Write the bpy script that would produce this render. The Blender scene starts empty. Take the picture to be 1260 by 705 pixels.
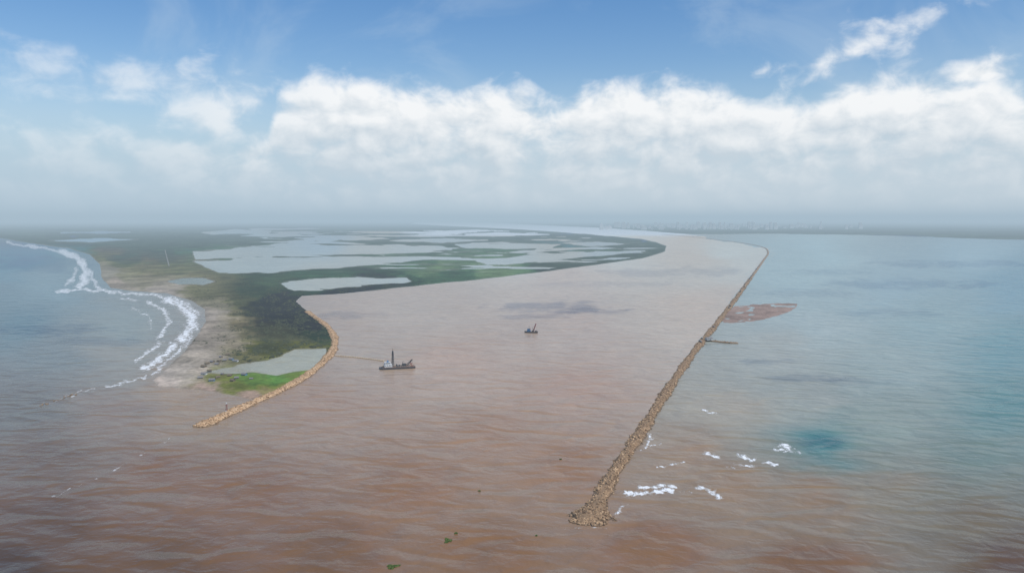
import bpy, bmesh, math, random
import numpy as np
from mathutils import Vector, Matrix, Euler
random.seed(7); rng=np.random.default_rng(7)
scene=bpy.context.scene; COL=scene.collection

# ------------------------------------------------------------------ survey of the coast
H=250.0; F=989.0; VH=270.0
TP=(352.5-VH)/F; P=math.atan(TP); CP,SP=math.cos(P),math.sin(P)
def ray(u,v):
    x=(np.asarray(u,float)-630)/F; y=-(np.asarray(v,float)-352.5)/F
    return x, y*SP+CP, y*CP-SP
def gp(u,v,z=0.0):
    dx,dy,dz=ray(u,v); t=(z-H)/dz
    return dx*t,dy*t
def angs(u,v):
    dx,dy,dz=ray(u,v)
    return float(np.degrees(np.arctan2(dx,dy))),float(np.degrees(np.arctan2(dz,np.hypot(dx,dy))))

SIG=1/16500.0
AIR=np.array([0.39,0.505,0.60])
E=np.array([1.05,0.99,1.17])
def lin(c):
    c=np.asarray(c,float)/255.
    return np.where(c<0.04045,c/12.92,((c+0.055)/1.055)**2.4)

# ------------------------------------------------------------------ noise
def vn(x,y,s=0):
    xi=np.floor(x);yi=np.floor(y);fx=x-xi;fy=y-yi
    fx=fx*fx*(3-2*fx);fy=fy*fy*(3-2*fy)
    def h(a,b):
        q=np.sin(a*127.1+b*311.7+s*74.7)*43758.5453
        return q-np.floor(q)
    return (h(xi,yi)*(1-fx)+h(xi+1,yi)*fx)*(1-fy)+(h(xi,yi+1)*(1-fx)+h(xi+1,yi+1)*fx)*fy
def fbm(x,y,o=4,s=0):
    r=0;a=.5;t=0
    for i in range(o):
        r=r+a*vn(x,y,s+i*3);t+=a;a*=.5;x=x*2.03+17.3;y=y*2.03+5.1
    return r/t
def sst(a,b,x):
    t=np.clip((x-a)/(b-a),0,1);return t*t*(3-2*t)

# ------------------------------------------------------------------ node helpers
class NT:
    def __init__(s,nt): s.nt=nt; s.N=nt.nodes; s.L=nt.links
    def new(s,t,**k):
        n=s.N.new(t)
        for a,b in k.items(): setattr(n,a,b)
        return n
    def set(s,sock,v):
        if isinstance(v,bpy.types.NodeSocket): s.L.new(v,sock)
        else:
            if sock.type=='RGBA' and len(v)==3: v=(*v,1)
            sock.default_value=v
    def m(s,op,a,b=0.0,c=0.0,clamp=False):
        n=s.new('ShaderNodeMath',operation=op); n.use_clamp=clamp
        s.set(n.inputs[0],a); s.set(n.inputs[1],b)
        if len(n.inputs)>2: s.set(n.inputs[2],c)
        return n.outputs[0]
    def mr(s,v,a,b,c=0.,d=1.,typ='SMOOTHSTEP'):
        n=s.new('ShaderNodeMapRange',interpolation_type=typ)
        s.set(n.inputs[0],v)
        for i,q in enumerate((a,b,c,d)): s.set(n.inputs[i+1],q)
        return n.outputs[0]
    def mix(s,f,a,b,blend='MIX'):
        n=s.new('ShaderNodeMix',data_type='RGBA',blend_type=blend)
        s.set(n.inputs[0],f); s.set(n.inputs[6],a); s.set(n.inputs[7],b)
        return n.outputs[2]
    def noise(s,vec,scale,detail=3,rough=.5,dist=0.,dim='3D'):
        n=s.new('ShaderNodeTexNoise',noise_dimensions=dim)
        s.set(n.inputs['Vector'],vec); n.inputs['Scale'].default_value=scale
        n.inputs['Detail'].default_value=detail; n.inputs['Roughness'].default_value=rough
        n.inputs['Distortion'].default_value=dist
        return n.outputs[0]
    def vmul(s,vec,k):
        n=s.new('ShaderNodeVectorMath',operation='MULTIPLY')
        s.set(n.inputs[0],vec); n.inputs[1].default_value=k; return n.outputs[0]
    def vadd(s,vec,k):
        n=s.new('ShaderNodeVectorMath',operation='ADD')
        s.set(n.inputs[0],vec); s.set(n.inputs[1],k); return n.outputs[0]
def mat(name):
    m=bpy.data.materials.new(name); m.use_nodes=True
    t=NT(m.node_tree); b=t.N['Principled BSDF']; return m,t,b
def pos(t): return t.new('ShaderNodeNewGeometry').outputs['Position']

def paint(name,c,rough=.55,var=.25,rust=0.0):
    m,t,b=mat(name); g=t.new('ShaderNodeTexCoord').outputs['Object']
    n=t.noise(g,.5,5,.6)
    k=t.mr(n,.3,.7,1-var,1+var)
    cc=t.new('ShaderNodeCombineColor')
    for i in range(3): t.set(cc.inputs[i],k)
    col=t.mix(1.,c,cc.outputs[0],'MULTIPLY')
    if rust>0:
        r=t.mr(t.noise(g,.9,6,.7),.62-rust*.2,.7)
        col=t.mix(r,col,(.16,.06,.03))
    t.set(b.inputs['Base Color'],col); b.inputs['Roughness'].default_value=rough
    return m

# ------------------------------------------------------------------ object helpers
def meta(o,label=None,cat=None,kind=None,group=None):
    if label:o['label']=label
    if cat:o['category']=cat
    if kind:o['kind']=kind
    if group:o['group']=group
def link(o,parent=None):
    COL.objects.link(o)
    if parent: o.parent=parent
    return o
def gridmesh(name,V,Q,smooth=True):
    me=bpy.data.meshes.new(name)
    V=np.ascontiguousarray(V,dtype=np.float32);Q=np.ascontiguousarray(Q,dtype=np.int32)
    k=Q.shape[1]
    me.vertices.add(len(V));me.vertices.foreach_set('co',V.ravel())
    me.loops.add(Q.size);me.loops.foreach_set('vertex_index',Q.ravel())
    me.polygons.add(len(Q));me.polygons.foreach_set('loop_start',np.arange(0,Q.size,k,dtype=np.int32))
    me.update(calc_edges=True)
    me.polygons.foreach_set('use_smooth',np.full(len(Q),smooth))
    me.validate()
    return me
def colattr(me,name,C):
    a=me.color_attributes.new(name,'FLOAT_COLOR','POINT')
    D=np.ones((len(C),4),np.float32);D[:,:C.shape[1]]=C
    a.data.foreach_set('color',D.ravel())

def idw(U,V,pts,side=None,p=3.2,vs=1.7):
    num=np.zeros(U.shape+(3,));den=np.zeros(U.shape)
    for (a,b,c) in pts:
        d=((U-a)**2+(vs*(V-b))**2+60)**(p/2)
        w=1/d
        if side is not None: w=w*side(U,V,a,b)
        num+=w[...,None]*lin(c);den+=w
    return num/den[...,None]
def segdist(U,V,pl,vs=1.0,closed=False):
    D=np.full(U.shape,1e9);n=len(pl)
    for i in range(n if closed else n-1):
        ax,ay=pl[i];bx,by=pl[(i+1)%n];ay*=vs;by*=vs
        dx,dy=bx-ax,by-ay
        t=np.clip(((U-ax)*dx+(V*vs-ay)*dy)/(dx*dx+dy*dy+1e-9),0,1)
        D=np.minimum(D,np.hypot(U-ax-t*dx,V*vs-ay-t*dy))
    return D
def inside(U,V,pl):
    r=np.zeros(U.shape,bool);n=len(pl)
    for i in range(n):
        ax,ay=pl[i];bx,by=pl[(i+1)%n]
        if ay==by: continue
        c=((ay>V)!=(by>V))&(U<(bx-ax)*(V-ay)/(by-ay)+ax)
        r^=c
    return r
def sd(U,V,pl):
    d=segdist(U,V,pl,1.0,True)
    return np.where(inside(U,V,pl),d,-d)

# ------------------------------------------------------------------ jetty lines
JR=[(724,641),(737,616),(752,587),(770,560),(790,530),(812,495),(835,460),(858,428),(880,401),(903,371),(924,342),(939,321),(945,311),(939,304.5),(915,299.5),(885,295.5),(850,291.5),(815,288.5)]
JL=[(247,524),(264,517),(290,505),(320,492),(350,478),(380,460),(400,443),(410,429),(411,416),(404,404),(392,394),(378,384)]
PA=[(-700,273),(-700,280),(-200,284),(-60,288),(0,293),(40,300),(85,306),(110,313),(123,325),(125,342),(136,354),(160,358),(205,361),(236,370),(252,381),(253,395),(243,412),(227,432),(208,450),(188,468),(195,475),(240,479),(290,487),(318,494),(345,481),(383,459),(406,438),(411,420),(402,402),(386,390),(364,371),(372,364),(420,362),(480,355),(540,349),(600,343),(680,333),(740,325),(790,318),(818,310),(820,303),(808,298),(790,294),(720,288),(640,282.5),(560,278.5),(505,275.5),(520,272)]

# ================================================================== WATER
W=[(900,303,(186,188,190)),(850,320,(185,177,174)),(700,345,(187,172,168)),(500,372,(177,162,157)),(700,400,(179,159,153)),
(450,420,(171,153,146)),(850,390,(187,169,162)),(560,450,(178,151,141)),(700,480,(174,143,131)),(400,500,(160,131,118)),
(600,540,(159,125,108)),(700,580,(152,116,97)),(500,600,(144,108,89)),(600,680,(135,98,76)),(300,600,(136,102,86)),(400,680,(123,87,68)),
(30,310,(118,147,162)),(60,350,(138,153,162)),(150,400,(145,150,152)),(30,400,(116,134,144)),(60,440,(129,133,137)),(150,440,(151,145,142)),
(30,500,(121,114,112)),(150,510,(143,123,115)),(60,560,(117,98,89)),(200,580,(134,104,90)),(60,650,(106,76,62)),(200,690,(111,77,61)),(10,705,(89,61,49)),
(230,500,(157,132,117)),(220,488,(165,140,125)),(740,286,(195,203,208)),(620,280,(195,203,208)),
(1000,300,(163,181,191)),(1200,305,(153,173,186)),(980,340,(160,175,183)),(1100,350,(148,166,178)),(1240,350,(130,155,170)),(1000,400,(162,170,176)),
(1150,400,(144,161,169)),(1240,430,(118,147,157)),(950,440,(163,161,161)),(1100,450,(150,159,163)),(1240,500,(106,135,140)),(900,500,(163,149,141)),
(1000,490,(154,152,151)),(1100,520,(140,146,145)),(1012,546,(84,123,128)),(1200,560,(118,129,127)),(850,560,(157,129,113)),(900,600,(150,122,105)),
(1000,610,(143,117,101)),(1100,600,(137,122,110)),(1200,630,(120,105,92)),(1245,690,(102,80,65)),(1000,690,(128,92,72)),(800,680,(138,98,77))]
WL=[(300,320,(164,170,173)),(260,315,(166,172,175)),(450,312,(170,174,176)),(530,306,(171,177,181)),(400,348,(170,171,170)),(620,303,(169,176,181)),(690,311,(172,173,173)),(230,345,(136,142,140)),
(330,446,(164,159,150)),(290,286,(160,176,187)),(120,286,(152,170,184)),(540,296,(162,174,183)),(400,294,(156,171,183)),(740,300,(162,172,180)),(280,455,(158,151,140))]
jx=np.array([p[0] for p in JR[:13]],float);jy=np.array([p[1] for p in JR[:13]],float)
def east(u,v):
    jl=np.interp(-np.asarray(v,float),-jy,jx)
    return sst(-3,3,np.asarray(u,float)-jl)
def side(U,V,a,b):
    if b<311 : ea=1. if a>940 else 0.
    else: ea=float(east(a,b))
    e=east(U,V)
    e=np.where(V<311,np.where(U>np.interp(V,[285,291,299.5,304.5,311],[800,845,915,939,945]),1.,0.),e)
    same=e*ea+(1-e)*(1-ea)
    open_=sst(470,660,V)
    return 1e-4+same+(1-same)*open_
us=np.concatenate([np.arange(-700,-60,16),np.arange(-60,1320,2.0),np.arange(1320,2000,16)])
vs_=np.concatenate([np.arange(271.5,300,.7),np.arange(300,712,1.0),np.arange(712,760,4),np.arange(760,1700,40)])
U,V=np.meshgrid(us,vs_)
X,Y=gp(U,V)
wu=U+50*(fbm(U/70,V/16,4,1)-.5); wv=V+30*(fbm(U/80,V/18,4,2)-.5)
e0=east(U,V)
wu=np.where((V<640)&((e0>.5)!=(east(wu,wv)>.5)),U,wu)
T=idw(wu,np.clip(wv,273,706),W,side,2.6)
sdp=sd(U,V,PA)
lm=sst(-1,3,sdp)[...,None]
T=T*(1-lm)+lm*idw(U,V,WL)
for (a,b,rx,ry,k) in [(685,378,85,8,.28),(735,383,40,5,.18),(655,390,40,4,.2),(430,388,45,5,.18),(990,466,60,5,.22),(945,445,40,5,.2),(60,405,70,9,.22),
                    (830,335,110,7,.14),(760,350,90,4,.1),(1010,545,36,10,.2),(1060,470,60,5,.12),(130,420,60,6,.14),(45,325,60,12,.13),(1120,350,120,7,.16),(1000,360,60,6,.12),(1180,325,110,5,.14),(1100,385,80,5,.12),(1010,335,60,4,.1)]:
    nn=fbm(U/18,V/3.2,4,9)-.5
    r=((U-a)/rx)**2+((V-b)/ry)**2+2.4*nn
    T=T*(1-k*sst(1.3,.0,r)[...,None]*np.array([1.2,1.0,.72]))  # cloud shadows painted into the water colour as ragged dark ellipses
dist=np.sqrt(X*X+Y*Y+H*H); tr=np.exp(-dist*SIG)[...,None]
cosi=np.clip(H/dist,0,1); fr=.4*(0.02+.98*(1-np.clip(cosi+.10,0,1))**5)[...,None]
SK=np.array([.44,.52,.60])
nw=sst(400,560,V)[...,None]
EE=E*(1-nw)+nw*np.array([1.06,.965,1.14])
A=(( T-(1-tr)*AIR)/np.maximum(tr,.12) - fr*SK)/((1-fr)*EE)
mx=A.max(-1,keepdims=True)
A=np.maximum(A,mx*np.array([.24,.50,.20])); A=np.clip(A,.012,.75)
far=sst(288,275,V)[...,None]
A=A*(1-far)+far*np.array([.24,.25,.25])
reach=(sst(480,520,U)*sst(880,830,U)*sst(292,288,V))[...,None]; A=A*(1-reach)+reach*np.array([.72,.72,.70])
# foam
FO=np.zeros(U.shape)
foam=[([(8,298),(40,304),(75,309),(98,317),(110,330),(114,345),(122,356),(160,361),(200,364),(230,373),(244,386),(240,404),(226,426),(206,444),(188,462)],3.8,.84),
([(75,308),(98,320),(106,334),(104,346),(96,352)],6.5,.92),([(92,330),(90,342),(80,352)],4,.8),([(70,358),(105,356),(140,360)],3.5,.9),
([(205,369),(222,376),(237,388),(235,402),(222,418)],9,1.0),([(214,424),(196,442),(176,454)],6.5,1.0),([(184,372),(204,384),(208,398),(196,414)],4.4,.88),([(198,420),(182,434),(166,444)],4.4,.9),([(150,366),(170,370)],3,.8),([(165,378),(184,390),(186,404)],3,.72),
([(178,464),(160,468),(132,475)],3.4,.92),([(45,500),(65,495),(90,485),(115,476)],1.6,.75),
([(768,607),(800,606),(826,603)],5.4,1.05),([(788,600),(828,597)],4,.98),([(856,598),(870,600),(886,612)],5.6,1.05),([(908,559),(924,566)],4.8,1.05),([(906,571),(926,573)],4,.98),
([(869,557),(883,564)],4.8,1.05),([(954,552),(985,558)],3.4,.88),([(962,547),(975,553)],4.6,1.05),([(866,505),(884,509)],2.8,.95),([(940,568),(953,571)],3.8,1.0),
([(892,575),(904,577)],2.2,.8),([(825,572),(842,569)],2.4,.85),([(796,527),(801,541),(790,552)],3.2,.9),([(758,630),(766,622)],4,.9),([(808,575),(820,573)],1.8,.75),
([(800,548),(815,545)],1.6,.75),([(700,650),(745,648)],2.5,.66),([(110,592),(160,568),(210,541)],1.6,.5),([(60,612),(110,592)],1.5,.45),([(838,603),(850,606)],2,.75),([(262,526),(300,511)],1.5,.5)]
for pl,w,a in foam:
    dd=segdist(U+4*(fbm(U/7,V/5,2,44)-.5)*2,V+6*(fbm(U/9,V/6,2,45)-.5),pl,1.6)
    FO=np.maximum(FO,a*np.clip(1.35-dd/w,0,1))
nr,nc=U.shape
idx=np.arange(U.size).reshape(nr,nc)
Q=np.stack([idx[:-1,:-1],idx[:-1,1:],idx[1:,1:],idx[1:,:-1]],-1).reshape(-1,4)[:,::-1]
me=gridmesh('water',np.stack([X,Y,np.zeros_like(X)],-1).reshape(-1,3),Q)
colattr(me,'silt_and_cloud_shade',A.reshape(-1,3)); colattr(me,'foam',np.repeat(FO.reshape(-1,1),3,1))
water=link(bpy.data.objects.new('water',me)); meta(water,'silty brown river water meeting blue green sea','water','structure')
m,t,b=mat('silty_water'); g=pos(t)
at=t.new('ShaderNodeAttribute',attribute_name='silt_and_cloud_shade').outputs['Color']
fo=t.new('ShaderNodeAttribute',attribute_name='foam').outputs['Fac']
n1=t.noise(t.vmul(g,(1,.6,1)),.005,4,.6,1.0)
n2=t.noise(g,.03,4,.6,.6)
k=t.m('ADD',t.mr(n1,.3,.7,-.06,.06,'LINEAR'),t.mr(n2,.3,.7,-.08,.08,'LINEAR'))
k=t.m('ADD',k,1.0)
cc=t.new('ShaderNodeCombineColor')
for i in range(3): t.set(cc.inputs[i],k)
col=t.mix(1.,at,cc.outputs[0],'MULTIPLY')
fn=t.noise(t.vmul(g,(1,.5,1)),.11,6,.8,.4)
fm=t.mr(t.m('ADD',t.m('MULTIPLY',fo,.74),t.m('MULTIPLY',t.m('SUBTRACT',fn,.5),3.2)),.40,.88)
fm=t.m('MULTIPLY',fm,t.mr(fo,.0,.35))
col=t.mix(t.m('MULTIPLY',fm,.96),col,(.86,.87,.87))
t.set(b.inputs['Base Color'],col)
t.set(b.inputs['Roughness'],t.m('ADD',.27,t.m('MULTIPLY',fm,.7)))
b.inputs['IOR'].default_value=1.33
rot=t.new('ShaderNodeMapping'); rot.inputs['Rotation'].default_value=(0,0,math.radians(10)); t.set(rot.inputs['Vector'],g)
sw=t.noise(t.vmul(rot.outputs[0],(.6,1.,1)),.028,1,.4,.8)
s2=t.noise(t.vmul(rot.outputs[0],(.8,1.,1)),.08,2,.45,.5)
ch=t.noise(g,.25,2,.5,.3)
hgt=t.m('ADD',t.m('MULTIPLY',sw,5.4),t.m('MULTIPLY',s2,1.5))
hgt=t.m('ADD',hgt,t.m('MULTIPLY',ch,.26))
hgt=t.m('ADD',hgt,t.m('MULTIPLY',fm,.5))
bp=t.new('ShaderNodeBump'); bp.inputs['Strength'].default_value=1.0; bp.inputs['Distance'].default_value=1.0
t.set(bp.inputs['Height'],hgt); t.set(b.inputs['Normal'],bp.outputs[0])
me.materials.append(m)

# ================================================================== TERRAIN
PBn=[(530,271.6),(600,274),(660,277),(740,280.5),(800,284.5),(850,288.2),(960,287.5),(1050,289),(1130,291.5),(1200,293.5),(1260,295.5),(1500,299),(2000,303),(2000,271.6)]
LG=[[(238,310),(300,305),(400,302),(545,302),(556,307),(500,311.5),(380,314),(300,317),(240,319.5)],
[(238,321.5),(330,318.5),(450,316),(550,316.5),(510,321),(430,328),(330,336),(270,336)],
[(342,348),(380,343.5),(440,341),(500,342.5),(506,346.5),(450,351),(400,356),(362,358.5)],
[(560,301),(620,298.5),(690,301),(680,305),(620,306.5),(570,305)],
[(585,321),(640,315),(700,311),(750,309),(795,308.5),(760,313),(700,318.5),(640,324),(600,326)],
[(600,311.5),(660,308),(720,306),(700,308.5),(640,312)],
[(205,346),(225,342),(250,342),(264,346),(250,350),(220,350)],
[(244,459),(262,455),(282,452),(300,447),(330,443),(345,438),(362,430),(402,428),(401,440),(384,455),(360,457),(340,461),(310,458),(290,460)],
[(245,286),(290,282),(335,283.5),(330,288.5),(260,289)],[(75,286.5),(115,284.5),(160,286),(120,288)],
[(480,296),(545,293.5),(600,296),(540,299)],[(340,292),(430,290.5),(480,294),(400,297)],[(690,299),(735,296.5),(775,300.5),(740,303)],
[(60,296),(110,293.5),(170,294.5),(110,298)],[(560,288),(620,285.5),(680,289),(610,291)]]
tu=np.concatenate([np.arange(-700,-20,20),np.arange(-20,1300,2.0),np.arange(1300,2001,20)])
tv=np.concatenate([np.arange(271.8,300,.45),np.arange(300,360,.7),np.arange(360,500,1.0)])
U,V=np.meshgrid(tu,tv)
nz=(fbm(U/22,V/3.0,5,21)-.5)
land=np.maximum(sd(U,V,PA),sd(U,V,PBn))
land=land+np.where(V<360,1.6,2.0)*nz*sst(275,290,V)
lag=np.full(U.shape,-1e9)
for L in LG: lag=np.maximum(lag,sd(U,V,L))
lag=lag+np.where(V<365,3.8,3.0)*(fbm(U/26,V/2.4,5,33)-.5)
mp=(fbm(U/60,V/2.2,5,51)-.60)*12
reg=sst(230,300,U)*sst(296,304,V)*sst(342,334,V)
reg2=sst(240,330,U)*sst(820,700,U)*sst(277,282,V)
mp=np.where(V<352,mp,-9)-9*(1-np.clip(reg+reg2*(V<304),0,1))
lag=np.maximum(lag,np.where(land>2.6,mp,-9))
S=np.minimum(land,-lag)
Z=np.where(S>0,np.minimum(S*.55,1.6),np.maximum(S*.8,-1.5))
Z=Z+np.where(S>1.5,1.2*(fbm(U/5,V/1.5,3,3)-.3),0)
LC=[(140,348,(154,147,140)),(128,335,(146,145,139)),(200,358,(156,149,142)),(258,388,(156,147,138)),(248,405,(156,145,135)),(262,400,(150,140,130)),(240,430,(153,143,133)),(225,455,(157,147,137)),(195,470,(162,149,139)),(260,481,(159,138,126)),(310,488,(159,136,122)),(200,462,(157,147,138)),
(272,375,(130,127,115)),(275,400,(146,138,126)),(262,425,(150,140,129)),(285,425,(132,124,110)),(245,455,(148,138,127)),(250,440,(151,141,130)),(150,355,(150,144,136)),(180,350,(136,134,124)),
(312,385,(72,80,64)),(350,392,(46,56,44)),(375,402,(50,62,46)),(392,415,(66,80,50)),(340,408,(82,86,66)),(300,440,(108,106,84)),(335,372,(60,74,58)),(310,358,(82,96,78)),(250,357,(116,118,104)),(325,428,(80,86,60)),(290,400,(120,114,98)),(370,422,(100,102,76)),(290,370,(98,104,86)),(320,400,(72,78,60)),
(300,466,(98,122,50)),(340,468,(94,128,40)),(368,463,(104,120,52)),(320,472,(100,126,44)),(265,464,(110,112,76)),(290,474,(112,120,64)),(330,482,(138,128,92)),(390,445,(124,118,84)),
(150,320,(108,120,114)),(180,330,(120,124,112)),(150,340,(132,133,122)),(200,320,(110,120,110)),(100,300,(114,138,146)),(130,312,(122,130,124)),(220,300,(110,133,136)),(300,298,(106,134,132)),(300,291,(110,140,146)),
(400,339,(84,108,94)),(330,345,(90,106,92)),(480,352,(66,90,80)),(430,360,(56,78,66)),(560,341,(84,108,90)),(600,330,(116,136,108)),(540,328,(112,130,108)),(520,322,(100,122,105)),(700,322,(86,112,97)),(700,329,(66,92,84)),(790,312,(80,105,98)),(740,303,(102,130,130)),(700,294,(108,139,147)),
(500,303,(104,132,129)),(600,309,(112,134,121)),(500,286,(116,148,161)),(300,280,(122,152,170)),(100,280,(120,152,172)),(-100,283,(118,150,168)),(700,281,(126,154,168)),
(900,283,(106,139,159)),(1000,283,(98,133,154)),(1200,289,(96,132,154)),(1100,280,(114,146,165)),(800,284,(112,145,162))]
wu=U+34*(fbm(U/13,V/4,5,61)-.5);wv=V+13*(fbm(U/13,V/4,5,62)-.5)
T=idw(wu,wv,LC,None,4.0,2.2)
X,Y=gp(U,V); dist=np.sqrt(X*X+Y*Y+H*H); tr=np.exp(-dist*SIG)[...,None]
A=((T-(1-tr)*AIR)/np.maximum(tr,.15))/np.array([1.03,1.0,1.0])
fl=np.where(V>420,.16,.40)[...,None]
A=np.maximum(A,fl*A.max(-1,keepdims=True)); A=np.clip(A,.014,.45)
A=np.maximum(A,np.array([.045,.065,.04])*sst(345,320,V)[...,None])
far=sst(284,276,V)[...,None]; A=A*(1-far)+far*np.array([.035,.055,.045])
uneven=(fbm(U/40,V/1.5,4,91)-.5)[...,None]*(sst(300,290,V)[...,None])
A=A*(1+1.4*uneven)
pn=fbm(X/90,Y/160,5,71)[...,None]
A=A*(.5+1.05*pn)
mud=(sst(1.4,.1,S)*(V<358)*(V>294))[...,None]; A=A*(1-.45*mud)+.45*mud*np.array([.18,.18,.14])
rim=(sst(1.6,.2,S)*(V>300)*((U<270)|(V>425)))[...,None]; A=A*(1-.35*rim)+.35*rim*np.array([.24,.195,.155])
keep=S>-3.0
nr,nc=U.shape; idx=np.arange(U.size).reshape(nr,nc)
kc=keep[:-1,:-1]|keep[1:,:-1]|keep[:-1,1:]|keep[1:,1:]
Q=np.stack([idx[:-1,:-1],idx[:-1,1:],idx[1:,1:],idx[1:,:-1]],-1)[kc][:,::-1]
used=np.unique(Q); rm=-np.ones(U.size,int); rm[used]=np.arange(len(used))
me=gridmesh('terrain',np.stack([X,Y,Z],-1).reshape(-1,3)[used],rm[Q])
colattr(me,'cover',A.reshape(-1,3)[used])
terrain=link(bpy.data.objects.new('terrain',me)); meta(terrain,'flat sandy spit and green marshy delta with lagoons','delta land','structure')
def groundmat(name,attr,bumpk=1.0,base=None):
    m,t,b=mat(name); g=pos(t)
    c=t.new('ShaderNodeAttribute',attribute_name=attr).outputs['Color'] if attr else base
    a=t.noise(g,.012,6,.7,.5); d=t.noise(g,.12,5,.7)
    k=t.m('MULTIPLY',t.mr(a,.3,.7,.6,1.4,'LINEAR'),t.mr(d,.3,.7,.65,1.35,'LINEAR'))
    cc=t.new('ShaderNodeCombineColor')
    for i in range(3): t.set(cc.inputs[i],k)
    t.set(b.inputs['Base Color'],t.mix(1.,c,cc.outputs[0],'MULTIPLY')); b.inputs['Roughness'].default_value=.95
    b.inputs['Specular IOR Level'].default_value=.1
    bp=t.new('ShaderNodeBump'); bp.inputs['Distance'].default_value=bumpk; t.set(bp.inputs['Height'],d); t.set(b.inputs['Normal'],bp.outputs[0])
    return m
me.materials.append(groundmat('sand_and_marsh','cover',.5))
TU,TV,TS,TA=U,V,S,A

# sandbar
SBP=[(892,397),(886,391),(893,384),(904,377),(930,375),(960,373),(981,374),(979,379),(966,386),(945,392),(920,396)]
u2=np.arange(870,1000,1.0);v2=np.arange(366,404,.6)
U,V=np.meshgrid(u2,v2); S=sd(U,V,SBP)+3.2*(fbm(U/9,V/2.5,4,5)-.5)
pond=fbm(U/14,V/2.6,4,15)-.66
S=np.minimum(S,np.where(S>1.5,-pond*22,S))
Z=np.clip(S*.35,-1.2,1.0); X,Y=gp(U,V)
nr,nc=U.shape; idx=np.arange(U.size).reshape(nr,nc); keep=S>-4; kc=keep[:-1,:-1]|keep[1:,1:]
Q=np.stack([idx[:-1,:-1],idx[:-1,1:],idx[1:,1:],idx[1:,:-1]],-1)[kc][:,::-1]
used=np.unique(Q); rm=-np.ones(U.size,int); rm[used]=np.arange(len(used))
me=gridmesh('sandbar',np.stack([X,Y,Z],-1).reshape(-1,3)[used],rm[Q])
o=link(bpy.data.objects.new('sandbar',me)); meta(o,'low reddish brown sandbar beside the rock jetty','sandbar','structure')
me.materials.append(groundmat('wet_red_sand',None,.5,(.28,.19,.15)))

def ribbon(name,pts,w,z,material):
    P=[Vector((*[float(q) for q in gp(a,b)],z)) for a,b in pts]
    bm=bmesh.new(); prev=None
    for i,p in enumerate(P):
        d=(P[min(i+1,len(P)-1)]-P[max(i-1,0)]).normalized(); n=Vector((-d.y,d.x,0))*w/2
        a=bm.verts.new(p+n);c=bm.verts.new(p-n)
        if prev: bm.faces.new((prev[0],prev[1],c,a))
        prev=(a,c)
    bm.normal_update()
    me=bpy.data.meshes.new(name);bm.to_mesh(me);bm.free();me.materials.append(material)
    return link(bpy.data.objects.new(name,me))
o=ribbon('dirt_track',[(203,308),(205,316),(208,328)],6,3.2,groundmat('pale_dirt',None,.2,(.20,.195,.165)))
meta(o,'pale straight dirt track across the marsh','track','structure')

# ================================================================== JETTIES
def spline(pts,step):
    P=[Vector((float(x),float(y),0)) for x,y in (gp(a,b) for a,b in pts)]
    P=[P[0]*2-P[1]]+P+[P[-1]*2-P[-2]]
    out=[]
    for i in range(1,len(P)-2):
        L=(P[i+1]-P[i]).length
        n=max(2,int(L/step(P[i].length)))
        for k in range(n):
            s=k/n;a,b_,c,d=P[i-1],P[i],P[i+1],P[i+2]
            out.append(.5*((2*b_)+(-a+c)*s+(2*a-5*b_+4*c-d)*s*s+(-a+3*b_-3*c+d)*s**3))
    out.append(P[-2].copy()); return out
def rockmat(name,c1,c2,c3,wl):
    m,t,b=mat(name); geo=t.new('ShaderNodeNewGeometry'); ri=geo.outputs['Random Per Island']
    oi=t.new('ShaderNodeObjectInfo').outputs['Random']
    r=t.m('FRACT',t.m('ADD',ri,oi))
    cr=t.new('ShaderNodeValToRGB'); t.set(cr.inputs[0],r)
    e=cr.color_ramp.elements; e[0].color=(*c1,1); e[1].color=(*c3,1); e[0].position=.02;e[1].position=.98
    q=e.new(.5); q.color=(*c2,1)
    n=t.noise(geo.outputs['Position'],.35,6,.7)
    big=t.noise(geo.outputs['Position'],.04,3,.6)
    sx=t.new('ShaderNodeSeparateXYZ'); t.set(sx.inputs[0],geo.outputs['Position'])
    wet=t.mr(t.m('ADD',sx.outputs[2],t.m('MULTIPLY',n,1.0)),.3,wl)
    col=t.mix(t.mr(n,.4,.8,0.,.6),cr.outputs[0],tuple(x*.45 for x in c2))
    col=t.mix(t.mr(big,.42,.7,0.,.4),col,tuple(x*.5 for x in c2))
    col=t.mix(wet,(.055,.038,.026),col)
    t.set(b.inputs['Base Color'],col); b.inputs['Roughness'].default_value=.9
    bp=t.new('ShaderNodeBump'); bp.inputs['Distance'].default_value=.6; t.set(bp.inputs['Height'],n); t.set(b.inputs['Normal'],bp.outputs[0])
    return m
RM1=rockmat('brown_jetty_rock',(.17,.10,.055),(.36,.225,.12),(.60,.40,.23),1.6)
RM2=rockmat('ochre_jetty_rock',(.26,.155,.08),(.48,.295,.15),(.68,.46,.27),1.5)
def ico(sub,seed):
    bm=bmesh.new(); bmesh.ops.create_icosphere(bm,subdivisions=sub,radius=1)
    r=random.Random(seed)
    pl=[Vector((r.uniform(-1,1),r.uniform(-1,1),r.uniform(-1,1))).normalized() for _ in range(7)]
    for v in bm.verts:
        for n in pl:
            d=v.co.dot(n)
            if d>.58: v.co-=n*(d-.58)
        v.co*=r.uniform(.9,1.1)
    V=np.array([v.co[:] for v in bm.verts]);Fc=np.array([[q.index for q in f.verts] for f in bm.faces]); bm.free(); return V,Fc
TN=[ico(2,i) for i in range(6)]; TF=[ico(1,i+20) for i in range(6)]
def rotm(a,b,c): return np.array(Euler((a,b,c)).to_matrix())
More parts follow.
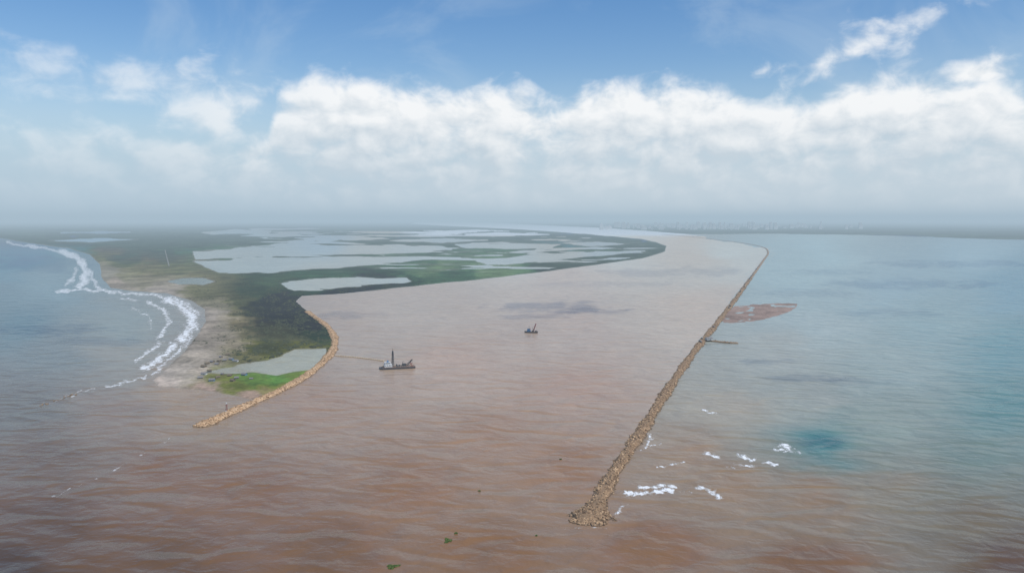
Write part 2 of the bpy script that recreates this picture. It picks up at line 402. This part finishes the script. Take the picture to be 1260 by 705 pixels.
def scatter_mesh(name,items,tmpl):
    Vs=[];Fs=[];o=0
    for (p,s,e) in items:
        v,f=tmpl[random.randrange(6)]
        Vs.append((v*np.array(s))@rotm(*e).T+np.array(p));Fs.append(f+o);o+=len(v)
    return gridmesh(name,np.concatenate(Vs),np.concatenate(Fs),False)
def jetty(name,pts,halfw,crest,rmat,label,maxd,bs,tipw):
    C=spline(pts,lambda d:3.0 if d<1800 else (8 if d<4000 else 25))
    n=len(C); acc=[0]
    for i in range(1,n): acc.append(acc[-1]+(C[i]-C[i-1]).length)
    def hw(s): return halfw*(1+.16*math.sin(s/37.)+.12*math.sin(s/13.+1)+.10*math.sin(s/5.3))+tipw*math.exp(-(s/26.)**2)
    prof=[(-1.15,-2),(-1,-.5),(-.72,1.6),(-.42,crest*.9),(-.15,crest),(.15,crest),(.42,crest*.9),(.72,1.6),(1,-.5),(1.15,-2)]
    V=[];Q=[]
    rr=random.Random(3)
    def frame(i):
        d=(C[min(i+1,n-1)]-C[max(i-1,0)]).normalized(); return Vector((-d.y,d.x,0)),d
    for i in range(n):
        nn,d=frame(i); w=hw(acc[i]); e=min(1.,.35+acc[i]/14.)
        for (a,z) in prof:
            p=C[i]+nn*(a*w*e+rr.uniform(-.6,.6)); V.append((p.x,p.y,(z if z<0 else z*min(1,.55+acc[i]/12))+rr.uniform(-.35,.35)))
    k=len(prof)
    for i in range(n-1):
        for j in range(k-1): Q.append((i*k+j,i*k+j+1,(i+1)*k+j+1,(i+1)*k+j))
    me=gridmesh(name,np.array(V),np.array(Q)[:,::-1],False); me.materials.append(rmat)
    J=link(bpy.data.objects.new(name,me)); meta(J,label,'jetty')
    near=[];farl=[];ind=[]
    for i in range(n-1):
        s=acc[i]; L=acc[i+1]-s; dd=C[i].length
        if dd>maxd: break
        w=hw(s); nn,d=frame(i); e=min(1.,.45+s/14.)
        cnt=L*w*2/(bs*bs)*1.7
        cnt=int(cnt)+(random.random()<cnt%1)
        for _ in range(cnt):
            tt=random.uniform(-1.1,1.1)
            if abs(tt)<.13 and random.random()<.75 and s>25: continue
            z=np.interp(abs(tt),[0,.15,.42,.72,1,1.12],[crest,crest,crest*.9,1.6,-.3,-.8])*min(1,.55+s/12.)
            p=C[i]+nn*(tt*w*e)+d*random.uniform(0,L)
            r=bs*random.choice([.25,.3,.36,.44,.54,.8])*random.uniform(.8,1.2)
            it=((p.x,p.y,z+.1*r),(r*random.uniform(.8,1.4),r*random.uniform(.6,1.),r*random.uniform(.5,.9)),(random.uniform(-.6,.6),random.uniform(-.6,.6),random.uniform(0,6.28)))
            if s<60 and len(ind)<100 and abs(tt)<.98 and r>bs*.45: ind.append(it)
            elif dd<1250: near.append(it)
            else: farl.append(it)
    nn,d=frame(0)
    for _ in range(int(260*tipw/8)):
        a=random.uniform(-1,1)*math.pi/2; q=hw(0)*random.uniform(.05,.85)
        p=C[0]-d*math.cos(a)*q*.6+nn*math.sin(a)*q
        zz=1.9*(1-q/hw(0))+random.uniform(-.5,.3)
        r=bs*random.uniform(.35,.8); near.append(((p.x,p.y,zz),(r,r*.9,r*.8),(random.random(),random.random(),random.random()*6)))
    for nm,its,tm in (('boulder_pile',near,TN),('boulder_pile',farl,TF)):
        if its:
            me=scatter_mesh(nm,its,tm); me.materials.append(rmat); o=link(bpy.data.objects.new(nm,me),J); o['kind']='stuff'
    bms=[]
    for v,f in TN:
        bm_=gridmesh('boulder',v,f,False); bm_.materials.append(rmat); bms.append(bm_)
    for it in ind:
        o=link(bpy.data.objects.new('boulder',random.choice(bms)),J); o.location=it[0]; o.scale=it[1]; o.rotation_euler=it[2]
    return C,acc,frame
CR,accR,frR=jetty('rock_jetty',JR,7.2,3.6,RM1,'long straight brown boulder jetty between river and sea',3600,2.1,12)
CL,accL,frL=jetty('rock_jetty',JL,8.0,3.2,RM2,'curved ochre boulder jetty guarding the tip of the spit',2600,2.1,3)
CG,_,_=jetty('rock_groin',[(908,422.5),(895,422),(880,420.5),(868,419)],4.0,2.2,RM1,'short dark rock groin branching off the long jetty',2600,2.4,0)

# ================================================================== part helpers
class PB:
    def __init__(s): s.bm=bmesh.new()
    def box(s,c,sz,rz=0,bev=0.0):
        r=bmesh.ops.create_cube(s.bm,size=1)['verts']
        for v in r: v.co=Vector((v.co.x*sz[0],v.co.y*sz[1],v.co.z*sz[2]))
        if bev:
            es=list({e for v in r for e in v.link_edges})
            r2=bmesh.ops.bevel(s.bm,geom=es,offset=bev,segments=1,affect='EDGES')
            r=list({v for f in r2['faces'] for v in f.verts}|{v for v in r if v.is_valid})
        bmesh.ops.transform(s.bm,matrix=Matrix.Translation(c)@Matrix.Rotation(rz,4,'Z'),verts=r)
    def rod(s,a,b,r,seg=6,r2=None):
        a=Vector(a);b=Vector(b);d=b-a
        q=d.to_track_quat('Z','Y').to_matrix().to_4x4()
        bmesh.ops.create_cone(s.bm,cap_ends=True,segments=seg,radius1=r,radius2=r if r2 is None else r2,depth=d.length,matrix=Matrix.Translation((a+b)/2)@q)
    def lattice(s,a,b,w0,w1,n,r):
        a=Vector(a);b=Vector(b);d=(b-a).normalized()
        x=d.orthogonal().normalized();y=d.cross(x)
        def pt(i,k):
            f=i/n;w=w0+(w1-w0)*f;p=a+(b-a)*f
            sx,sy=[(1,1),(-1,1),(-1,-1),(1,-1)][k%4]
            return p+x*sx*w/2+y*sy*w/2
        for k in range(4): s.rod(pt(0,k),pt(n,k),r,4)
        for i in range(n):
            for k in range(4): s.rod(pt(i,k),pt(i+1,k+1),r*.7,4)
    def hull(s,L,Wd,z0,z1,bow=.3,flare=.8):
        ts=[-.5,-.47,-.2,.1,.5-bow*.7,.5-bow*.35,.5-bow*.12,.5]
        ws=[.8,.95,1,1,.95,.72,.38,.03]
        rings=[]
        for t_,w in zip(ts,ws):
            sheer=(max(0,t_)*2)**2*(z1-z0)*.35
            x=t_*L
            xb=x*(.95 if t_>0 else .98)
            rings.append([s.bm.verts.new((x,-w*Wd/2,z1+sheer)),s.bm.verts.new((xb,-w*Wd/2*flare,z0)),s.bm.verts.new((xb,w*Wd/2*flare,z0)),s.bm.verts.new((x,w*Wd/2,z1+sheer))])
        for a,b in zip(rings,rings[1:]):
            for k in range(4): s.bm.faces.new((a[k],b[k],b[(k+1)%4],a[(k+1)%4]))
        s.bm.faces.new(rings[0][::-1]);s.bm.faces.new(rings[-1])
        bmesh.ops.recalc_face_normals(s.bm,faces=s.bm.faces)
    def done(s,name,material,parent=None,loc=(0,0,0)):
        me=bpy.data.meshes.new(name); s.bm.normal_update(); s.bm.to_mesh(me); s.bm.free(); me.materials.append(material)
        o=bpy.data.objects.new(name,me); link(o,parent); o.location=loc; return o
def empty(name,u,v,z,yaw):
    o=bpy.data.objects.new(name,None); o.empty_display_size=5; link(o)
    x,y=gp(u,v); o.location=(float(x),float(y),z); o.rotation_euler=(0,0,yaw); return o

Mblack=paint('black_hull_paint',(.03,.032,.038),.5,.3,.5)
Mdeck=paint('rusty_deck',(.20,.11,.075),.8,.35,.6)
Mwhite=paint('weathered_white_paint',(.62,.62,.60),.5,.12,.15)
Mblue=paint('blue_paint',(.06,.17,.32),.5,.2,.2)
Mred=paint('red_oxide_paint',(.24,.045,.035),.55,.25,.3)
Mdark=paint('dark_machinery',(.045,.045,.05),.6,.3,.4)
Mglass=paint('dark_window_glass',(.02,.025,.03),.12,.1)
Mwood=paint('weathered_wood',(.16,.12,.085),.9,.3)
Mtin=paint('corrugated_tin',(.20,.195,.19),.6,.25,.7)
Mthatch=paint('dry_palm_thatch',(.15,.115,.075),.95,.35)
Mbw=paint('blue_house_paint',(.10,.22,.32),.7,.2)
Mtan=paint('tan_pipe_float',(.58,.44,.28),.6,.2,.2)

# ---- dredger barge
D=empty('dredging_barge',490,453,0,math.radians(16))
meta(D,'black hulled dredging barge with tall lattice mast and crane','dredger')
p=PB(); p.box((0,0,.8),(56,17,4.4),0,.5); p.box((-29,0,1.6),(5,12,2.4),0,.4); p.done('hull',Mblack,D)
p=PB(); p.box((1,0,3.06),(54,16,.12)); 
for y in (-8,8): p.box((0,y,3.5),(54,.25,.7))
dk=p.done('deck',Mdeck,D)
p=PB(); p.box((-17,0,5.6),(13,11,5.0),0,.2); p.box((-18,0,9.4),(9,8.5,2.6),0,.2); p.box((-18,0,10.9),(10,9.6,.3)); h=p.done('deckhouse',Mwhite,D)
p=PB()
for y in (-5.55,5.55):
    for x in (-21.5,-18.5,-15.5,-12.8): p.box((x,y,6.4),(1.5,.12,1.1))
for y in (-4.3,4.3): p.box((-18,y,9.7),(7.6,.12,1.1))
p.box((-13.45,0,9.7),(.12,7,1.1)); p.done('window',Mglass,h)
p=PB(); p.box((-17.5,0,12.6),(2.6,2.6,3.2),0,.3); p.done('funnel',Mblue,D)
p=PB(); p.lattice((-9,0,3.1),(-9,0,30),3.2,1.2,9,.4); p.rod((-9,0,30),(-9,0,34),.25); p.box((-9,0,24),(4.5,2.6,.3)); p.done('mast',Mdark,D)
p=PB(); p.lattice((14,0,4.2),(24,0,14),2.4,1.0,6,.25); p.rod((24,0,14),(8,0,12),.12,4); p.rod((24,0,14),(24,0,6),.1,4); c=p.done('crane_boom',Mdark,D)
p=PB(); p.box((10,0,5.4),(6.5,5,4.4),0,.3); p.rod((8,1.6,7),(8,0,12),.3); p.rod((8,-1.6,7),(8,0,12),.3); p.done('crane_cab',Mdark,D)
p=PB(); 
for x,y in ((-2,-4.5),(-2,4.5),(2,0)): p.rod((x,y-1.6,4.6),(x,y+1.6,4.6),1.5,12); p.box((x,y,3.7),(3,4,1.1))
p.done('winch',Mdark,D)
for y in (-7,7):
    p=PB(); p.rod((22,y,-3),(22,y,10),.55,8); p.box((22,y,4.2),(2,2,2.2)); p.done('spud_pile',Mred,D)
p=PB(); p.rod((2,4,3.9),(26,5,3.9),.6,8); p.rod((-28,4,3.9),(2,4,3.9),.6,8); p.done('discharge_pipe',Mtan,D)
p=PB()
for y in (-8.1,8.1):
    for x in np.arange(-27,27.1,3): p.rod((x,y,3.1),(x,y,4.9),.07,4)
    p.rod((-27,y,4.9),(27,y,4.9),.07,4)
p.done('railing',Mwhite,D)

# ---- work boat with crane
B=empty('crane_vessel',653.5,409.5,0,math.radians(172))
meta(B,'dark crane vessel with blue wheelhouse and raised boom','boat')
p=PB(); p.hull(30,9.5,-1.5,2.6); p.done('hull',Mblack,B)
p=PB(); p.box((-1,0,2.75),(25,8,.2)); p.done('deck',Mdeck,B)
p=PB(); p.box((5,0,4.6),(8,6.6,3.6),0,.2); p.box((5.5,0,7.5),(5,5.4,2.4),0,.2); p.box((5.5,0,8.85),(5.8,6.2,.25)); h=p.done('wheelhouse',Mblue,B)
p=PB(); 
for y in (-2.75,2.75): p.box((5.5,y,7.8),(4.3,.1,1.0))
p.box((8.05,0,7.8),(.1,4.6,1.0)); 
for x in (2.5,5,7.5):
    for y in (-3.36,3.36): p.box((x,y,5.2),(1.1,.1,.9))
p.done('window',Mglass,h)
p=PB(); p.rod((4.5,0,9),(4.5,0,16),.3); p.rod((4.5,-2,13),(4.5,2,13),.12,4); p.done('mast',Mdark,B)
p=PB(); p.box((-4,0,4.2),(4,3.6,3),0,.2); p.rod((-5,1.2,5),(-3,0,11),.25); p.rod((-5,-1.2,5),(-3,0,11),.25); p.done('crane_cab',Mdark,B)
p=PB(); p.lattice((-5,0,4.5),(-11,0,21),1.8,.8,7,.3); p.rod((-11,0,21),(-3,0,11),.1,4); p.rod((-11,0,21),(-12,0,5),.09,4); p.done('crane_boom',Mred,B)
p=PB(); p.rod((2,1.8,6.4),(2,1.8,10.4),.6,8); p.done('funnel',Mred,B)
p=PB(); p.box((-10.5,0,4),(3,5,2.4),0,.2); p.rod((-13.5,-1.8,3.6),(-13.5,1.8,3.6),.9,10); p.done('winch',Mdark,B)

# ---- floating pipeline
a=gp(414,438);bq=gp(472,444); a=Vector((float(a[0]),float(a[1]),0));bq=Vector((float(bq[0]),float(bq[1]),0))
FP=bpy.data.objects.new('floating_pipeline',None); link(FP); FP.location=a; meta(FP,'tan floating discharge pipeline running from jetty to dredging barge','pipeline')
d=bq-a; L=d.length; nrm=Vector((-d.y,d.x,0)).normalized(); NP=20
pts=[d*(i/NP)+nrm*3.5*math.sin(i/NP*math.pi*1.2) for i in range(NP+1)]
p=PB()
for q,w in zip(pts,pts[1:]): p.rod(q+Vector((0,0,1.1)),w+Vector((0,0,1.1)),.5,8)
p.done('pipe',Mtan,FP)
p=PB(); p.rod((-2.1,0,.6),(2.1,0,.6),1.2,10); fl=p.done('float',Mtan,FP,pts[0])
fl.rotation_euler=(0,0,math.atan2(d.y,d.x))
for q in pts[1:]:
    o=fl.copy(); o.location=q; COL.objects.link(o)

# ================================================================== shacks
def shack(kind):
    wallm,roofm=[(Mwood,Mthatch),(Mbw,Mtin),(Mwhite,Mtin),(Mwood,Mtin)][kind]
    E_=bpy.data.objects.new('shack',None); link(E_)
    Lx,Ly,hh=[(8,6,2.6),(9,6,3),(10,7,3),(7,5,2.4)][kind]
    p=PB(); p.box((0,0,hh/2),(Lx,Ly,hh)); 
    bm=p.bm
    for sx in (-1,1):
        v=[bm.verts.new((sx*(Lx/2-.02),-Ly/2,hh)),bm.verts.new((sx*(Lx/2-.02),Ly/2,hh)),bm.verts.new((sx*(Lx/2-.02),0,hh+1.55))]
        bm.faces.new(v)
    p.done('wall',wallm,E_)
    p=PB(); bm=p.bm; o_=.7
    for sy in (-1,1):
        vs=[(-Lx/2-o_,sy*(Ly/2+o_),hh-.25),(Lx/2+o_,sy*(Ly/2+o_),hh-.25),(Lx/2+o_,0,hh+1.8),(-Lx/2-o_,0,hh+1.8)]
        lo=[bm.verts.new(v) for v in vs]; hi=[bm.verts.new((v[0],v[1],v[2]+.18)) for v in vs]
        bm.faces.new(lo);bm.faces.new(hi[::-1])
        for i in range(4): bm.faces.new((lo[i],lo[(i+1)%4],hi[(i+1)%4],hi[i]))
    bmesh.ops.recalc_face_normals(bm,faces=bm.faces)
    p.done('roof',roofm,E_)
    p=PB(); p.box((.8,-Ly/2-.04,1.05),(1.1,.08,2.1)); p.done('door',Mdark,E_)
    p=PB(); p.box((-Lx/4,-Ly/2-.04,1.6),(1.2,.08,1.0)); p.done('window',Mglass,E_)
    return E_
protos=[shack(k) for k in range(4)]
labs=['small wooden shack with thatched roof','blue painted shack with tin roof','white walled house with tin roof','weathered wooden shack with tin roof']
used=[False]*4
def put_shack(k,x,y,z,yaw,suffix,group,sc=1.0):
    pr=protos[k]
    if not used[k]: o=pr; used[k]=True
    else:
        o=pr.copy(); COL.objects.link(o)
        for c in list(pr.children):
            cc=c.copy(); cc.parent=o; COL.objects.link(cc)
    o.location=(x,y,z); o.rotation_euler=(0,0,yaw); o.scale=(sc,sc,sc); meta(o,labs[k]+suffix,'shack',None,group)
sp=[(256,449),(262,447),(270,446),(277,445),(285,444),(250,453),(267,450),(291,446),(258,458),(274,462),(283,464),(292,467),(300,463),(268,466),(310,468),(252,462),(287,470),(246,467),(281,438),(272,441),(262,470)]
for i,(a_,b_) in enumerate(sp):
    x,y=gp(a_+random.uniform(-1,1),b_); put_shack([0,3,0,3,1,0,3,2][i%8],float(x),float(y),1.4,random.uniform(-.6,.6),' on the sandy spit','shacks on the spit',random.uniform(.65,1.0))
for i in range(22):
    tgt=random.uniform(1300,4800)
    j=min(range(len(CR)),key=lambda q:abs(CR[q].length-tgt)) ; nn,dd=frR(j)
    pp=CR[j]+nn*random.uniform(-3,3)
    put_shack(random.choice([0,3,3,1]),pp.x,pp.y,3.4,math.atan2(dd.y,dd.x),' perched on the rock jetty','shacks on the jetty',random.uniform(.7,1.0))
x,y=gp(872,420); put_shack(2,float(x),float(y),3.3,.3,' at the root of the groin','shacks on the jetty',1.2)

def beacon(u,v,z,hh,label):
    E_=empty('navigation_beacon',u,v,z,0.3); meta(E_,label,'beacon')
    p=PB(); p.box((0,0,.4),(3.4,3.4,.9),0,.1); p.done('base',Mwhite,E_)
    p=PB(); p.lattice((0,0,.8),(0,0,hh),2.0,.9,6,.16); p.done('tower',Mred,E_)
    p=PB(); p.box((0,0,hh+.1),(2.2,2.2,.2)); p.rod((0,0,hh+.2),(0,0,hh+1.7),.5,8,.35); p.done('lamp',Mwhite,E_)
beacon(279,508,2.2,10,'red lattice navigation beacon on the ochre rock jetty')

msh=[]
for v,f in TN:
    q=gridmesh('boulder',v,f,False); q.materials.append(RM1); msh.append(q)
for i in range(26):
    tq=i/25; a_=48+44*tq+random.uniform(-2,2); b_=500-15*tq+random.uniform(-1.2,1.2)
    if 60<a_<66: continue
    x,y=gp(a_,b_); o=link(bpy.data.objects.new('boulder',random.choice(msh))); s=random.uniform(1.0,1.9)
    o.location=(float(x),float(y),-.1); o.scale=(s*1.4,s,s*.8); o.rotation_euler=(0,0,random.random()*6); meta(o,'dark wet boulder breaking the sea surface','rock',None,'boulders awash off the beach')

# ================================================================== vegetation
def greenmat(name,c1,c2):
    m,t,b=mat(name); geo=t.new('ShaderNodeNewGeometry')
    n=t.noise(geo.outputs['Position'],.25,4,.7)
    f=t.m('ADD',t.m('MULTIPLY',geo.outputs['Random Per Island'],.6),t.m('MULTIPLY',n,.5),0,True)
    t.set(b.inputs['Base Color'],t.mix(f,c1,c2)); b.inputs['Roughness'].default_value=.85; b.inputs['Specular IOR Level'].default_value=.15
    return m
GM=greenmat('mangrove_green',(.028,.036,.018),(.085,.09,.045))
lum=TA.mean(-1); ok=(TS>1.0)&(TV>336)&(TV<452)&(lum<.2)&(TU>230)
clump=fbm(TU/7,TV/2.5,4,88)
w=(((TV-271)/100)**1.3*np.clip(.21-lum,.01,.2)*np.clip(clump-.46,0,1))[ok]; w/=w.sum()
ii=np.argwhere(ok)
sel=rng.choice(len(ii),size=7500,p=w)
its=[]
for q in sel:
    i,j=ii[q]; a_=TU[i,j]+rng.uniform(-1,1); b_=TV[i,j]+rng.uniform(-.5,.5); x,y=gp(a_,b_)
    r=rng.uniform(.8,2.5)
    its.append(((float(x),float(y),1.4+r*.2),(r*rng.uniform(.9,1.8),r*rng.uniform(.9,1.5),r*rng.uniform(.4,.7)),(0,0,rng.uniform(0,6))))
me=scatter_mesh('mangrove_scrub',its,TF); me.materials.append(GM)
o=link(bpy.data.objects.new('mangrove_scrub',me)); meta(o,'dark green mangrove scrub covering the delta marsh','scrub','stuff')

PM=greenmat('water_hyacinth_leaf',(.05,.09,.02),(.16,.22,.05))
def mat_of_plants(u,v,Lm,Wm,seed):
    r=random.Random(seed); bm=bmesh.new()
    for _ in range(900):
        a=r.uniform(0,6.28);q=math.sqrt(r.random())
        edge=.7+.3*math.sin(a*3+seed)+.12*math.sin(a*7)
        x=math.cos(a)*q*Lm/2*edge;y=math.sin(a)*q*Wm/2*edge+.12*x*math.sin(seed)
        s=r.uniform(.25,.6);M=Matrix.Translation((x,y,r.uniform(.05,.55)))@Euler((r.uniform(-.9,.9),r.uniform(-.9,.9),r.uniform(0,6))).to_matrix().to_4x4()
        vs=[bm.verts.new(M@Vector(c)) for c in ((-s,0,0),(-s*.2,s*.55,0),(s,0,.05),(-s*.2,-s*.55,0))]
        bm.faces.new(vs)
    me=bpy.data.meshes.new('floating_plants');bm.to_mesh(me);bm.free();me.materials.append(PM)
    o=link(bpy.data.objects.new('floating_plants',me));x,y=gp(u,v);o.location=(float(x),float(y),0);o.rotation_euler=(0,0,.15)
    meta(o,'green raft of floating water plants on brown river','floating plants',None,'plant rafts drifting on the river')
for i,(a_,b_,l_,w_) in enumerate([(483,697,11,9),(551,665,7,11),(561,656,3,3),(660,659,1.5,2),(590,604,2.5,2),(690,565,2.5,2)]):
    mat_of_plants(a_,b_,l_,w_,i+1)

# ================================================================== far city
CM=paint('pale_concrete',(.60,.59,.57),.8,.15)
grp='distant apartment towers'
bl=[]
for k in range(4):
    p=PB(); r=random.Random(k); p.box((0,0,.5),(1,1,1)); p.box((.1,0,1.04),(.4,.5,.08))
    if k%2: p.box((.62,0,.33),(.24,.8,.66))
    for f in range(1,12): p.box((0,0,f/12.),(1.03,1.03,.012))
    me=bpy.data.meshes.new('apartment_building');p.bm.to_mesh(me);p.bm.free();me.materials.append(CM);bl.append(me)
for i in range(170):
    u=random.gauss(860,80) if i<120 else random.uniform(690,1060); u=min(max(u,740),1060)
    v=random.uniform(278,283); x,y=gp(u,v)
    o=link(bpy.data.objects.new('apartment_building',random.choice(bl))); hh=random.choice([40,50,65,90,140])*random.uniform(.8,1.3)
    o.location=(float(x),float(y),0); o.scale=(random.uniform(30,110),random.uniform(25,60),hh)
    meta(o,'pale concrete apartment tower in the hazy river city','building',None,grp)

# ================================================================== haze air layer
bm=bmesh.new();bmesh.ops.create_cube(bm,size=1);me=bpy.data.meshes.new('sky');bm.to_mesh(me);bm.free()
o=link(bpy.data.objects.new('sky',me)); o.scale=(300000,300000,540); o.location=(0,0,250); meta(o,'humid haze layer under a pale blue sky','sky','structure')
m=bpy.data.materials.new('humid_haze'); m.use_nodes=True; t=NT(m.node_tree); t.N.remove(t.N['Principled BSDF'])
ab=t.new('ShaderNodeVolumeAbsorption'); ab.inputs['Color'].default_value=(0,0,0,1); ab.inputs['Density'].default_value=SIG
em=t.new('ShaderNodeEmission'); em.inputs['Color'].default_value=(*AIR,1); em.inputs['Strength'].default_value=SIG
ad=t.new('ShaderNodeAddShader'); t.L.new(ab.outputs[0],ad.inputs[0]); t.L.new(em.outputs[0],ad.inputs[1])
t.L.new(ad.outputs[0],t.N['Material Output'].inputs['Volume']); me.materials.append(m)

# ================================================================== WORLD
SUN_EL=math.radians(56); SUN_AZ=math.radians(125)
w=bpy.data.worlds.new('World'); scene.world=w; w.use_nodes=True; t=NT(w.node_tree)
bg=t.N['Background']; bg.inputs['Strength'].default_value=.1
sky=t.new('ShaderNodeTexSky',sky_type='NISHITA'); sky.sun_disc=False; sky.sun_elevation=SUN_EL; sky.sun_rotation=SUN_AZ; sky.air_density=1.0; sky.dust_density=.6; sky.ozone_density=1.5
dirv=t.new('ShaderNodeTexCoord').outputs['Generated']
sx=t.new('ShaderNodeSeparateXYZ'); t.set(sx.inputs[0],dirv)
az=t.m('MULTIPLY',t.m('ARCTAN2',sx.outputs[0],sx.outputs[1]),57.2958)
el=t.m('MULTIPLY',t.m('ARCSINE',sx.outputs[2]),57.2958)
cv=t.new('ShaderNodeCombineXYZ'); t.set(cv.inputs[0],az); t.set(cv.inputs[1],t.m('MULTIPLY',el,1.5)); cvo=cv.outputs[0]
prof=[(-60,215),(60,222),(200,222),(300,205),(328,165),(342,112),(380,92),(430,86),(465,98),(520,103),(560,108),(610,112),(640,106),(680,122),(720,103),(770,97),(810,108),(850,97),(900,106),(935,128),(1000,118),(1050,103),(1100,93),(1130,78),(1160,98),(1210,88),(1260,95),(1400,110)]
cr=t.new('ShaderNodeValToRGB'); cr.color_ramp.interpolation='LINEAR'
t.set(cr.inputs[0],t.mr(az,-42,42,0,1,'LINEAR'))
els=cr.color_ramp.elements
pp=[]
for (a_,b_) in prof:
    A_,E_=angs(a_,b_); pp.append(((A_+42)/84,E_/20))
els[0].position=pp[0][0]; els[0].color=(pp[0][1],)*3+(1,)
els[1].position=pp[-1][0]; els[1].color=(pp[-1][1],)*3+(1,)
for (a_,b_) in pp[1:-1]:
    q=els.new(a_); q.color=(b_,b_,b_,1)
top=t.m('MULTIPLY',cr.outputs[0],20.)
bank=t.m('SUBTRACT',top,el)
field=t.m('MINIMUM',bank,t.mr(el,3.,8.,1.0,2.1))
blobs=[(265,143,46,26,.9),(222,196,48,20,1.1),(315,189,22,9,.8),(110,176,110,30,.4),(105,205,70,14,.5),(390,200,20,9,.7),(1060,55,110,28,.0),(960,84,50,12,.0),(1205,92,28,10,1.0),(675,168,22,10,.9),(120,100,190,30,.2),(30,70,90,18,-.3)]
for (u_,v_,ru,rv,amp) in blobs:
    A0,E0=angs(u_,v_); ra=ru/F*57.3; re=rv/F*57.3
    dx=t.m('DIVIDE',t.m('SUBTRACT',az,A0),ra); dy=t.m('SUBTRACT',el,E0)
    if u_ in (1060,960): dy=t.m('SUBTRACT',dy,t.m('MULTIPLY',t.m('SUBTRACT',az,A0),.30))
    dy=t.m('DIVIDE',dy,re)
    r=t.m('SQRT',t.m('ADD',t.m('MULTIPLY',dx,dx),t.m('MULTIPLY',dy,dy)))
    fb=t.m('ADD',t.m('MULTIPLY',t.m('SUBTRACT',1.,r),1.3),amp-.6)
    field=t.m('MAXIMUM',field,fb)
def cn(vec):
    a=t.noise(vec,.16,2,.5,0.,'2D'); b=t.noise(vec,.42,7,.53,.2,'2D')
    return t.m('ADD',t.m('MULTIPLY',t.m('SUBTRACT',a,.5),2.2),t.m('MULTIPLY',t.m('SUBTRACT',b,.5),3.8))
N0=cn(cvo); N1=cn(t.vadd(cvo,(.6,1.0,0)))
tot=t.m('ADD',field,N0)
mask=t.mr(tot,-.6,1.6)
lit=t.m('SUBTRACT',N0,N1)
edge=t.mr(bank,-.5,5.5,1.,.0)
br=t.m('ADD',t.m('MULTIPLY',edge,.50),t.m('MULTIPLY',lit,.40))
br=t.m('ADD',br,t.mr(el,2.5,8.,.0,.34))
br=t.m('ADD',br,.18,0,True)
ccol=t.mix(br,(6.0,6.8,7.5),(10.0,10.0,10.0))
tint=t.mix(t.mr(el,3,18),(1.1,1.2,1.25),(.56,.93,1.25))
base=t.mix(1.,sky.outputs[0],tint,'MULTIPLY')
thin=t.mr(t.noise(cvo,.09,5,.6,.5,'2D'),.42,.75,0,.25)
base=t.mix(thin,base,(5.6,6.8,8.0))
base=t.mix(t.mr(el,2.,11.,.75,.0),base,(4.8,6.2,7.6))
op=t.m('MULTIPLY',mask,t.mr(az,-30,-10,.45,.96))
fin=t.mix(op,base,ccol)
hz=t.mr(el,-.5,7.5,1.,.0)
hcol=t.mix(t.mr(az,-32,10),(4.9,6.2,7.3),(6.4,7.2,7.8))
fin=t.mix(t.m('MULTIPLY',hz,.88),fin,hcol)
t.set(bg.inputs['Color'],fin)

sl=bpy.data.lights.new('sun','SUN'); sl.energy=3.4; sl.angle=math.radians(.53); sl.color=(1,.955,.89)
so=link(bpy.data.objects.new('sun',sl))
dv=Vector((math.sin(SUN_AZ)*math.cos(SUN_EL),math.cos(SUN_AZ)*math.cos(SUN_EL),math.sin(SUN_EL)))
so.rotation_euler=dv.to_track_quat('Z','Y').to_euler()

cam=bpy.data.cameras.new('camera'); co=link(bpy.data.objects.new('camera',cam)); scene.camera=co
cam.sensor_width=36; cam.lens=36*F/1260; cam.clip_start=1; cam.clip_end=400000
co.location=(0,0,H); co.rotation_euler=(math.pi/2-P,0,0)
scene.view_settings.view_transform='Standard'; scene.view_settings.look='None'; scene.view_settings.exposure=0
